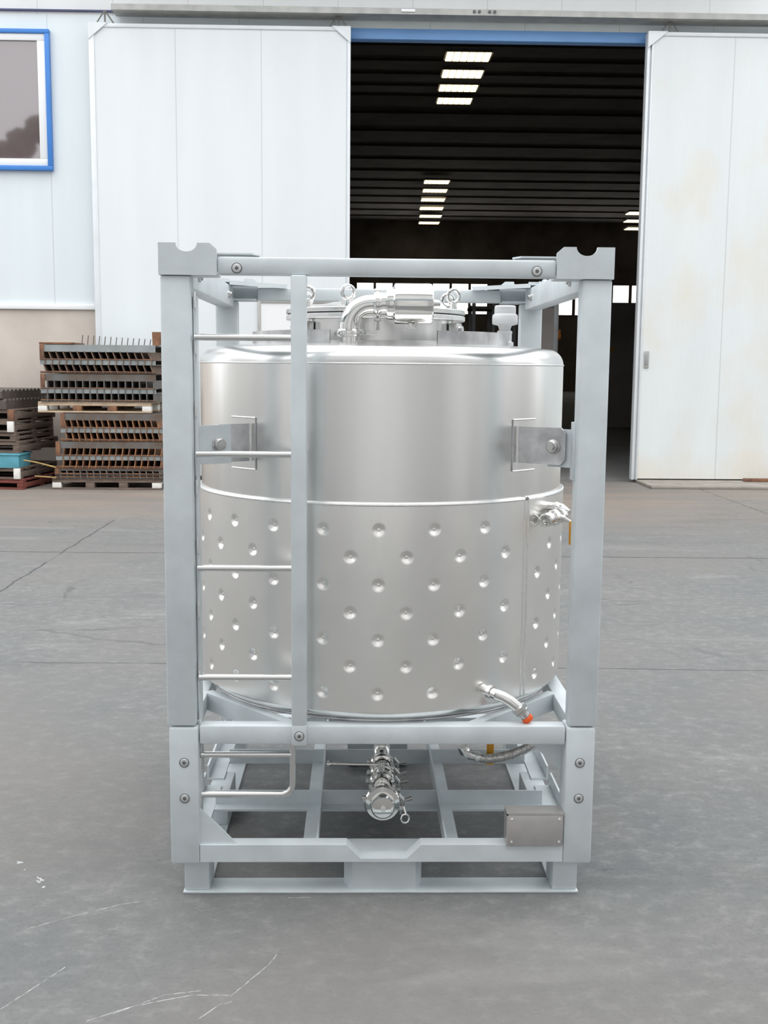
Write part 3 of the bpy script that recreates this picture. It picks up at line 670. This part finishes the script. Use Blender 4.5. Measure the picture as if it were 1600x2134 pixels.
for sx in (-1, 1):
    tr = bx(S(), sx * .500, sx * .556, .077, D - .077, 1.6105, 1.680, .006).out('top_rail', FRAME, T)
    for y in (.90, .22): 
        S().lathe([(0, 0), (.013, 0), (.013, .005), (.008, .007), (.008, .012), (0, .012)], (sx * .500, y, 1.645), (-sx, 0, 0), 18).out('bolt', BOLT, tr)
    bx(S(), sx * .500, sx * .545, .077, D - .077, .4245, .475, .005).out('middle_rail', FRAME, T)
    for y0, y1 in ((.077, .535), (.595, D - .077)):
        bx(bx(S(), sx * .540, sx * .546, y0, y1, .100, .147), sx * .492, sx * .540, y0, y1, .100, .106).out('lower_rail', FRAME, T, smooth=0)
    bx(S(), sx * .464, sx * .531, .105, D - .105, 0, .0065, .002).out('skid_rail', FRAME, T)
    bx(S(), sx * .464, sx * .531, .46, .67, .006, .10, .004).out('centre_foot', FRAME, T)
    bx(bx(S(), sx * .177, sx * .216, .045, D - .045, .0995, .105), sx * .172, sx * .177, .045, D - .045, .0995, .1465).out('fork_channel', FRAME, T, smooth=0)
S().box(-.492, .492, .344, .385, .0985, .1045).box(-.492, .492, .385, .391, .0985, .147).out('cross_bar', FRAME, T, smooth=0)
S().box(-.492, .492, .750, .790, .0985, .1045).box(-.492, .492, .745, .750, .0985, .147).out('cross_bar', FRAME, T, smooth=0)

# data plate box on the lower rail
pb = S().box(.333, .482, -.006, .0, .146, .232, .002).prism([(-.006, .232), (.045, .236), (.045, .240), (-.006, .238)], 'x', .331, .484).box(.331, .335, -.006, .045, .146, .236).out('plate_holder', mat('plain_plate_steel', (.52, .50, .49, 1), .38, .7, var=.05, scale=30), T)
for x in (.345, .472):
    for z in (.158, .221): S().lathe([(0, .003), (.003, .002), (.0038, 0)], (x, -.006, z), (0, -1, 0), 12).out('rivet', BEAD, pb)

# ladder
ROD = mat('bright_rod', (0.72, 0.72, 0.71, 1), 0.2, 1.0)
ld = S().box(-.240, -.2005, -.012, .028, .478, 1.6365, .005).box(-.240, -.2005, -.012, .0025, .4265, .480, .002).out('ladder', FRAME, T)
bolt(-.2195, -.012, .452, ld)
S().box(-.4855, -.479, .028, .062, .262, 1.585, .001).out('side_strip', FRAME, ld)
for z in (1.482, 1.188, .893, .603): S().cyl((-.482, .012, z), (-.236, .012, z), .0082, seg=18).out('rung', ROD, ld)
S().tube([(-.482, .03, .277), (-.27, .03, .277)] + [(-.27 + .031 * math.sin(a), .03, .308 - .031 * math.cos(a)) for a in [pi / 2 * k / 8 for k in range(1, 9)]] + [(-.239, .03, .426)], .0085, 18).out('step_loop', ROD, ld)
S().cyl((-.482, .03, .387), (-.239, .03, .387), .0082, seg=18).out('rung', ROD, ld)
for zz in (1.575, 1.46, 1.30, 1.10, .95, .78, .62, .48, .36, .27):
    S().tube([(-.4835, .026, zz - .02), (-.4835, .024, zz), (-.4835, .026, zz + .02)], .0032, 8).out('weld_bead', BEAD, ld)

# tank shell
RS, RJ = .542, .552
prof_t = [(.515, .476), (.530, .482), (.540, .494), (RS, .512), (RS, 1.0), (RS, 1.42)]
prof_t += [(RS - .047 + .047 * math.cos(a), 1.42 + .047 * math.sin(a)) for a in [pi / 2 * k / 10 for k in range(1, 10)]]
prof_t += [(.49, 1.4675), (.44, 1.472), (.34, 1.481), (.22, 1.488), (0, 1.492)]
split = 6
shell = S().lathe([(.06, .36), (.20, .395), (.36, .440), (.47, .464)] + prof_t[:6], (0, YC, 0), seg=160).out('tank_shell', BRUSH, T, smooth=40)
S().lathe(prof_t[5:], (0, YC, 0), seg=160).out('tank_top', DOME, shell, smooth=40)
S().torus((0, YC, 1.4205), RS + .0003, .0022, seg=160, sub=8).out('weld_seam', BEAD, shell)
S().torus((0, YC, .508), RJ - .004, .003, seg=160, sub=8).out('weld_seam', LUG, shell)
S().torus((0, YC, .4775), .522, .0045, seg=160, sub=8).out('bottom_ring', LUG, shell)

# dimpled cooling jacket
PT = math.radians(15.25); SEAM = math.radians(45.0)
cols = []   # (theta, rowset)
A = [.994, .849, .703, .558]; Bz = [.922, .775, .632]
k = 0
th0 = math.radians(-1.6)
for j in range(-16, 6):
    th = th0 + j * PT / 2
    if th < SEAM - .06: cols.append((th, A if j % 2 == 0 else Bz))
for j in range(0, 13):
    th = math.radians(51.5) + j * PT / 2
    cols.append((th, A[1:] if j == 0 else (A if j % 2 == 0 else Bz)))
cols = [(t_, z_) for t_, z_ in cols if t_ > -2.2 and t_ < 2.3]
DR = .0178
ths = set(); 
for t_, _ in cols:
    for q in range(-8, 9): ths.add(round(t_ + q / 8 * DR * 1.08 / RJ, 5))
g = -pi
while g < pi:
    ths.add(round(g, 5)); g += math.radians(1.5)
ths = sorted(ths); tt = [ths[0]]
for v in ths[1:]:
    if v - tt[-1] > .0012: tt.append(v)
zs = set([.507, 1.055]); 
for z in A + Bz:
    for q in range(-9, 10): zs.add(round(z + q / 9 * DR * 1.08, 5))
zs = sorted(zs)
bmj = S(); bm = bmj.bm; grid = []
def dimple(th, z):
    h = 0
    for t_, zz in cols:
        dt = (th - t_) * RJ
        if abs(dt) > DR: continue
        for z0 in zz:
            d = math.hypot(dt, z - z0)
            if d < DR:
                u = d / DR
                h = .0070 * (1 - u * u * (3 - 2 * u)) ** .75
                if d < .0052: h = .0066 if d > .0036 else .0056
                return h
    return 0
for z in zs:
    row = []
    for th in tt:
        r = RJ - dimple(th, z); row.append(bm.verts.new((r * math.sin(th), YC - r * math.cos(th), z)))
    grid.append(row)
nT = len(tt)
for a, b_ in zip(grid, grid[1:]):
    for i in range(nT): bm.faces.new((a[i], a[(i + 1) % nT], b_[(i + 1) % nT], b_[i]))
jk = bmj.out('cooling_jacket', JACK, T, smooth=50)
ga, gb_ = math.radians(44.2), math.radians(45.9)
ang = lambda th: th - pi / 2
S().torus((0, YC, 1.0585), RJ - .0045, .0058, seg=200, sub=10, a0=ang(gb_), a1=ang(ga) + 2 * pi).out('weld_rim', BEAD, jk)
for th, rr in ((ga, .0022), (gb_, .0028)):
    x, y = RJ * math.sin(th), YC - RJ * math.cos(th)
    S().tube([(x, y, .507), (x, y, .8), (x, y, 1.056)], rr, 8).out('jacket_seam', BEAD, jk)

# brackets that tie the tank to the posts
for sx in (-1, 1):
    A_ = Vector((sx * .488, .068)); B_ = Vector((sx * .362, .152)); d = (B_ - A_); L_ = d.length; rot = Matrix.Rotation(math.atan2(d.y, d.x), 3, 'Z')
    n_ = Vector((d.y, -d.x)).normalized()
    if n_.y > 0: n_ = -n_
    def plate(u0, u1, off, th, z0, z1, cut=0):
        s = S(); c = [A_ + d * u0 + n_ * off, A_ + d * u1 + n_ * off]
        q = n_ * th
        poly_u = [(u0, z0 + cut), (u0 + cut / L_, z0), (u1, z0), (u1, z1), (u0 + cut / L_, z1), (u0, z1 - cut)] if cut else [(u0, z0), (u1, z0), (u1, z1), (u0, z1)]
        F = []; G = []
        for u, z in poly_u:
            p = A_ + d * u + n_ * off; F.append(s.bm.verts.new((p.x, p.y, z))); p = p + q; G.append(s.bm.verts.new((p.x, p.y, z)))
        s.bm.faces.new(F); s.bm.faces.new(G[::-1])
        for i in range(len(F)): s.bm.faces.new((F[i], G[i], G[(i + 1) % len(F)], F[(i + 1) % len(F)]))
        return s
    z0, z1 = 1.160, 1.258
    if sx < 0:
        br = plate(0, .60, .008, .007, z0 - .003, z1).out('mounting_bracket', FRAME, T, smooth=0)
        plate(.42, 1.0, 0, .008, z0, z1 + .002).out('lug_plate', LUG, br, smooth=0)
        pb_ = A_ + d * .36 + n_ * .015
    else:
        br = plate(-.02, .45, -.008, .007, z0 - .006, z1 - .004).out('mounting_bracket', FRAME, T, smooth=0)
        plate(.10, 1.0, 0, .008, z0, z1, .014).out('lug_plate', LUG, br, smooth=0)
        pb_ = A_ + d * .32 + n_ * .008
        S().box(.4835, .490, .025, .062, 1.125, 1.275, .001).out('post_flange', FRAME, br)
    nn = Vector((n_.x, n_.y, 0)); c = Vector((pb_.x, pb_.y, 1.208))
    bt = S().lathe([(0, 0), (.019, 0), (.019, .003), (.0155, .004), (.0155, .013), (.013, .015), (.0085, .015), (.0085, .022 if sx > 0 else .017), (0, .022 if sx > 0 else .017)], c, nn, 6 if 0 else 20).out('bolt', BOLT, br)
    p_ = [Vector((B_.x, B_.y, z)) + nn * .008 for z in (z0, (z0 + z1) / 2, z1)]
    S().tube(p_, .0035, 8).out('weld_bead', BEAD, br)
    # curved pad on the shell with a bead round it
    tha, thb = (math.radians(39.2), math.radians(49.5))
    s = S(); n = 10; r0, r1 = RS - .001, RS + .0016
    ring = []
    for i in range(n + 1):
        th = sx * (tha + (thb - tha) * i / n)
        ring.append([s.bm.verts.new((r * math.sin(th), YC - r * math.cos(th), z)) for r, z in ((r0, 1.137), (r1, 1.137), (r1, 1.275), (r0, 1.275))])
    for a, b_ in zip(ring, ring[1:]):
        for q in range(4): s.bm.faces.new((a[q], a[(q + 1) % 4], b_[(q + 1) % 4], b_[q]))
    s.bm.faces.new(ring[0]); s.bm.faces.new(ring[-1][::-1])
    s.out('shell_pad', BRUSH, br)
    arc = [Vector((r1 * math.sin(sx * t_), YC - r1 * math.cos(sx * t_), 0)) for t_ in [tha + (thb - tha) * q / 6 for q in range(7)]]
    for z in (1.275, 1.137): S().tube([p + Vector((0, 0, z)) for p in arc], .0024, 8).out('weld_bead', BEAD, br)
    S().tube([arc[0] + Vector((0, 0, z)) for z in (1.137, 1.2, 1.275)], .0018, 8).out('weld_bead', LUG, br)

# manhole on the dome
MX, MY_ = -.02, YC
mh = S().lathe([(.238, 1.478), (.238, 1.552), (.228, 1.552), (.228, 1.478)], (MX, MY_, 0), seg=96).out('manhole_neck', DOME, T)
S().lathe([(.230, 1.548), (.266, 1.548), (.268, 1.550), (.268, 1.560), (.266, 1.562), (.230, 1.562)], (MX, MY_, 0), seg=96).out('flange', BEAD, mh)
S().lathe([(0, 1.5625), (.262, 1.5625), (.262, 1.566), (0, 1.566)], (MX, MY_, 0), seg=96).out('gasket', SOCK, mh)
S().lathe([(.20, 1.566), (.266, 1.566), (.268, 1.568), (.268, 1.577), (.266, 1.579), (.22, 1.579), (.20, 1.588), (.12, 1.603), (0, 1.608)], (MX, MY_, 0), seg=96).out('lid', DOME, mh)
S().torus((MX, MY_, 1.482), .240, .004, seg=96, sub=8).out('weld_seam', BEAD, mh)
for kk, (a, tilt) in enumerate([(65, 20), (-19, 25), (-52, -25), (-62, 60), (115, 10), (170, 0), (-120, 0)]):
    a = math.radians(a); cx, cy = MX + .248 * math.sin(a), MY_ - .248 * math.cos(a); tw = math.radians(tilt)
    S().torus((cx, cy, 1.618), .0185, .0052, (math.sin(tw), -math.cos(tw), 0), 28, 10).cyl((cx, cy, 1.578), (cx, cy, 1.598), .011, .009, 14).cyl((cx, cy, 1.50), (cx, cy, 1.585), .005, seg=10).out('eye_nut', POL, mh)
    ox, oy = math.sin(a), -math.cos(a)
    S().obox((MX + .255 * ox, MY_ + .255 * oy, 1.518), (.035, .030, .044), Matrix.Rotation(a, 3, 'Z'), .003).out('clamp_lug', DOME, mh)
    S().cyl((MX + .268 * ox, MY_ + .268 * oy, 1.522), (MX + .278 * ox, MY_ + .278 * oy, 1.522), .010, seg=14).out('lug_bolt', BOLT, mh)
S().box(MX - .10, MX - .02, MY_ - .20, MY_ - .198, 1.585, 1.600).out('lid_stop', BEAD, mh)

# spill collar, two arcs
for a0, a1 in ((21.5, 118), (-118, -22.5)):
    S().lathe([(.388, 1.470), (.388, 1.511), (.384, 1.511), (.384, 1.470)], (0, YC, 0), seg=60, a0=math.radians(a0) - pi / 2, a1=math.radians(a1) - pi / 2).out('spill_collar', LUG, T)

# vent elbow with safety valve
EX, EY = -.097, .23
path = [(EX, EY, 1.47), (EX, EY, 1.515)] + [(EX + .060 * (1 - math.cos(a)), EY, 1.520 + .060 * math.sin(a)) for a in [pi / 2 * q / 12 for q in range(0, 13)]] + [(EX + .075, EY, 1.580)]
el = S().tube(path, .0255, 28).out('vent_elbow', POL, T)
def clamp(c, ax, r, parent, nutdir):
    c = Vector(c); ax = Vector(ax).normalized()
    ob = S().lathe([(r * .72, -.012), (r * .95, -.010), (r, -.006), (r * 1.04, -.003), (r * 1.04, .003), (r, .006), (r * .95, .010), (r * .72, .012)], c, ax, 36).out('pipe_clamp', POL, parent)
    nd = Vector(nutdir).normalized(); p = c + nd * r * 1.02; sd = ax.cross(nd).normalized()
    s = S(); rot = Matrix((nd, sd, ax)).transposed()
    s.obox(p + nd * .004, (.020, .012, .018), rot, .002)
    s.cyl(p + nd * .006 - sd * .02, p + nd * .006 + sd * .026, .0035, seg=10)
    return ob, s, p, nd, sd
def clamp_full(c, ax, r, parent, nutdir):
    ob, s, p, nd, sd = clamp(c, ax, r, parent, nutdir)
    q = p + nd * .006 + sd * .022
    s.cyl(q, q + nd * .020 + sd * .012, .0045, .006, 10).cyl(q, q - nd * .020 + sd * .012, .0045, .006, 10)
    S().obox(p - nd * (2 * r * 1.02 + .003), (.014, .014, .016), Matrix((nd, sd, Vector(ax).normalized())).transposed(), .002).out('clamp_hinge', BOLT, parent)
    s.out('clamp_nut', BOLT, parent)
    return ob
clamp_full((EX, EY, 1.503), (0, 0, 1), .033, el, (1, -.6, 0))
clamp_full((-.020, EY, 1.580), (1, 0, 0), .033, el, (.0, -.4, -1))
sv = S().lathe([(.024, -.014), (.030, -.010), (.030, .006), (.042, .008), (.044, .012), (.044, .026), (.047, .028), (.0535, .030), (.055, .034), (.055, .124), (.0535, .130), (.05, .133), (.015, .134), (0, .134)], (-.004, EY, 1.582), (1, 0, 0), 48).out('safety_valve', POL, T)
S().cyl((.075, EY - .01, 1.530), (.075, EY - .01, 1.516), .012, .009, 16).box(.060, .092, EY - .016, EY - .004, 1.514, 1.519, .002).out('drain_stub', POL, sv)
S().cyl((.128, EY, 1.582), (.150, EY, 1.582), .014, .010, 16).out('end_plug', POL, sv)

# air vent, light grey
S().lathe([(.026, 1.474), (.026, 1.486), (.015, 1.492), (.015, 1.506), (.022, 1.512), (.022, 1.518), (.016, 1.522), (.020, 1.534), (.036, 1.538), (.037, 1.542), (.037, 1.562), (.035, 1.566), (.031, 1.568), (.031, 1.588), (.028, 1.592), (0, 1.592)], (.355, .45, 0), seg=40).out('air_vent', VENT, T)

# ball valve on the upper right of the jacket
nb = S().tube([(.448, .295, 1.021), (.476, .268, 1.024), (.488, .257, 1.024)], .0155, 20).lathe([(.0155, 0), (.020, .002), (.020, .010), (.0155, .012)], (.460, .283, 1.022), (.72, -.69, .05), 24).out('jacket_nozzle', POL, T)
c0 = Vector((.506, .246, 1.008)); e_ = Vector((.447, .204, .996)); ax = (e_ - c0).normalized(); Lv = (e_ - c0).length
S().tube([(.484, .261, 1.024), (.498, .250, 1.020), tuple(c0 + Vector((.004, -.002, .004))), tuple(c0 + ax * .008)], .0185, 20).out('elbow', POL, nb)
bv = S().lathe([(.0, -.012), (.012, -.010), (.018, 0), (.0205, .006), (.0205, .018), (.016, .020), (.0175, .026), (.0225, .032), (.0225, .044), (.0165, .050), (.0155, Lv - .016), (.0195, Lv - .014), (.0195, Lv - .002), (.0155, Lv), (.012, Lv), (.0115, Lv - .006), (0, Lv - .006)], c0, ax, 28).out('ball_valve', POL, nb)
S().torus(e_ + Vector((0, -.006, 0)), .0165, .0028, (-.25, -.95, -.15), 28, 10).obox(e_ + Vector((-.017, -.002, .002)), (.012, .010, .010), Matrix.Identity(3), .002).torus(e_ + Vector((-.034, -.003, .001)), .0150, .0026, (-.15, -.98, -.1), 28, 10).out('cam_ring', POL, nb)
hh = Vector((.516, .200, .993))
S().tube([tuple(c0 + ax * .012 + Vector((0, -.012, 0))), (.500, .205, 1.002), tuple(hh)], [.008, .006, .0045], 10).out('valve_stem', POL, nb)
hd = S().box(hh.x - .003, hh.x + .009, hh.y - .008, hh.y + .006, hh.z - .064, hh.z + .003, .003).out('valve_handle', YEL, nb); hd['label'] = 'yellow lever handle'

# drain elbow at the lower right of the jacket
de = S().tube([(.262, .095, .557), (.284, .066, .551), (.304, .050, .546)], .0140, 18).lathe([(.014, 0), (.0185, .002), (.0185, .012), (.014, .014)], (.282, .068, .552), (.75, -.62, -.18), 24).out('drain_elbow', POL, T)
S().tube([(.302, .051, .547), (.322, .043, .541), (.340, .039, .531), (.354, .036, .520), (.366, .035, .509)], [.015, .015, .015, .0148, .0145], 18).out('bend', POL, de)
dv = Vector((.64, -.05, -.77)).normalized(); p0 = Vector((.360, .035, .517))
S().lathe([(.013, -.002), (.0215, 0), (.0215, .011), (.017, .013), (.0195, .015), (.0195, .020), (.012, .022)], p0, dv, 6).out('union_nut', POL, de)
S().tube([tuple(p0 + dv * .020), tuple(p0 + dv * .036)], .0125, 18).out('tail_pipe', BOLT, de)
pl = S().lathe([(.0135, 0), (.0148, .002), (.0148, .010), (.012, .015), (0, .016)], p0 + dv * .033, dv, 20).out('end_cap', ORG, de); pl['label'] = 'orange plastic end cap'
# hose under the middle rail
hs = S().tube([(.292, .30, .281), (.32, .30, .279), (.352, .30, .283), (.385, .295, .294), (.415, .285, .310), (.440, .27, .330), (.452, .26, .352)], .0142, 16).out('braided_hose', BRAID, T)
S().tube([(.240, .30, .315), (.245, .30, .300), (.262, .30, .289), (.296, .30, .281)], [.016, .016, .015, .0135], 16).out('hose_elbow', POL, hs)
S().lathe([(.012, 0), (.0175, .001), (.0175, .012), (.012, .013)], (.276, .30, .285), (.95, 0, -.2), 24).out('hose_collar', BEAD, hs)
hv = S().box(.313, .334, .318, .324, .253, .322, .002).out('valve_handle', YEL, hs); hv['label'] = 'yellow lever behind the hose'

# outlet under the tank
op = S().tube([(.010, YC, .37), (.010, YC, .26)] + [(.010, YC - .045 + .045 * math.cos(a), .235 - .045 * math.sin(a)) for a in [pi / 2 * q / 8 for q in range(0, 9)]] + [(.009, .36, .190)], .026, 28).out('outlet_pipe', POL, T)
clamp_full((.010, .475, .190), (0, -1, 0), .039, op, (1, 0, -.3))
clamp_full((.009, .385, .190), (0, -1, 0), .039, op, (1, 0, -.3))
S().lathe([(.026, 0), (.036, .004), (.037, .010), (.037, .030), (.034, .034), (.026, .036)], (.009, .372, .190), (0, -1, 0), 36).out('butterfly_valve', POL, op)
S().cyl((.004, .352, .226), (.004, .352, .250), .010, seg=16).tube([(.008, .352, .240), (-.148, .345, .2275 + .018)], .0045, 12).out('valve_handle', POL, op)
S().lathe([(0, -.010), (.008, -.0075), (.0105, 0), (.008, .0075), (0, .010)], (-.150, .345, .2455), (1, 0, 0), 18).out('handle_knob', POL, op)
clamp_full((.007, .320, .190), (0, -1, 0), .040, op, (1, 0, -.3))
S().lathe([(.026, 0), (.028, .03), (.034, .07), (.037, .10), (.037, .115)], (.006, .31, .190), (0, -1, 0), 36).out('reducer', POL, op)
S().lathe([(.037, 0), (.050, .002), (.052, .006), (.052, .012), (.048, .018), (.036, .020), (.036, .026), (.034, .040), (.030, .044), (.012, .047), (0, .047)], (.005, .198, .188), (0, -1, 0.0), 44).out('end_cap', POL, op)
clamp_full((.005, .190, .188), (0, -1, 0), .050, op, (1, 0, -.25))
S().cyl((.006, .152, .186), (.006, .140, .186), .008, .006, 14).out('cap_stud', BEAD, op)
S().torus((.068, .170, .150), .012, .003, (.3, -.9, .2), 24, 8).tube([(.064, .178, .182), (.070, .172, .165), (.068, .17, .16)], .003, 8).out('chain_ring', POL, op)
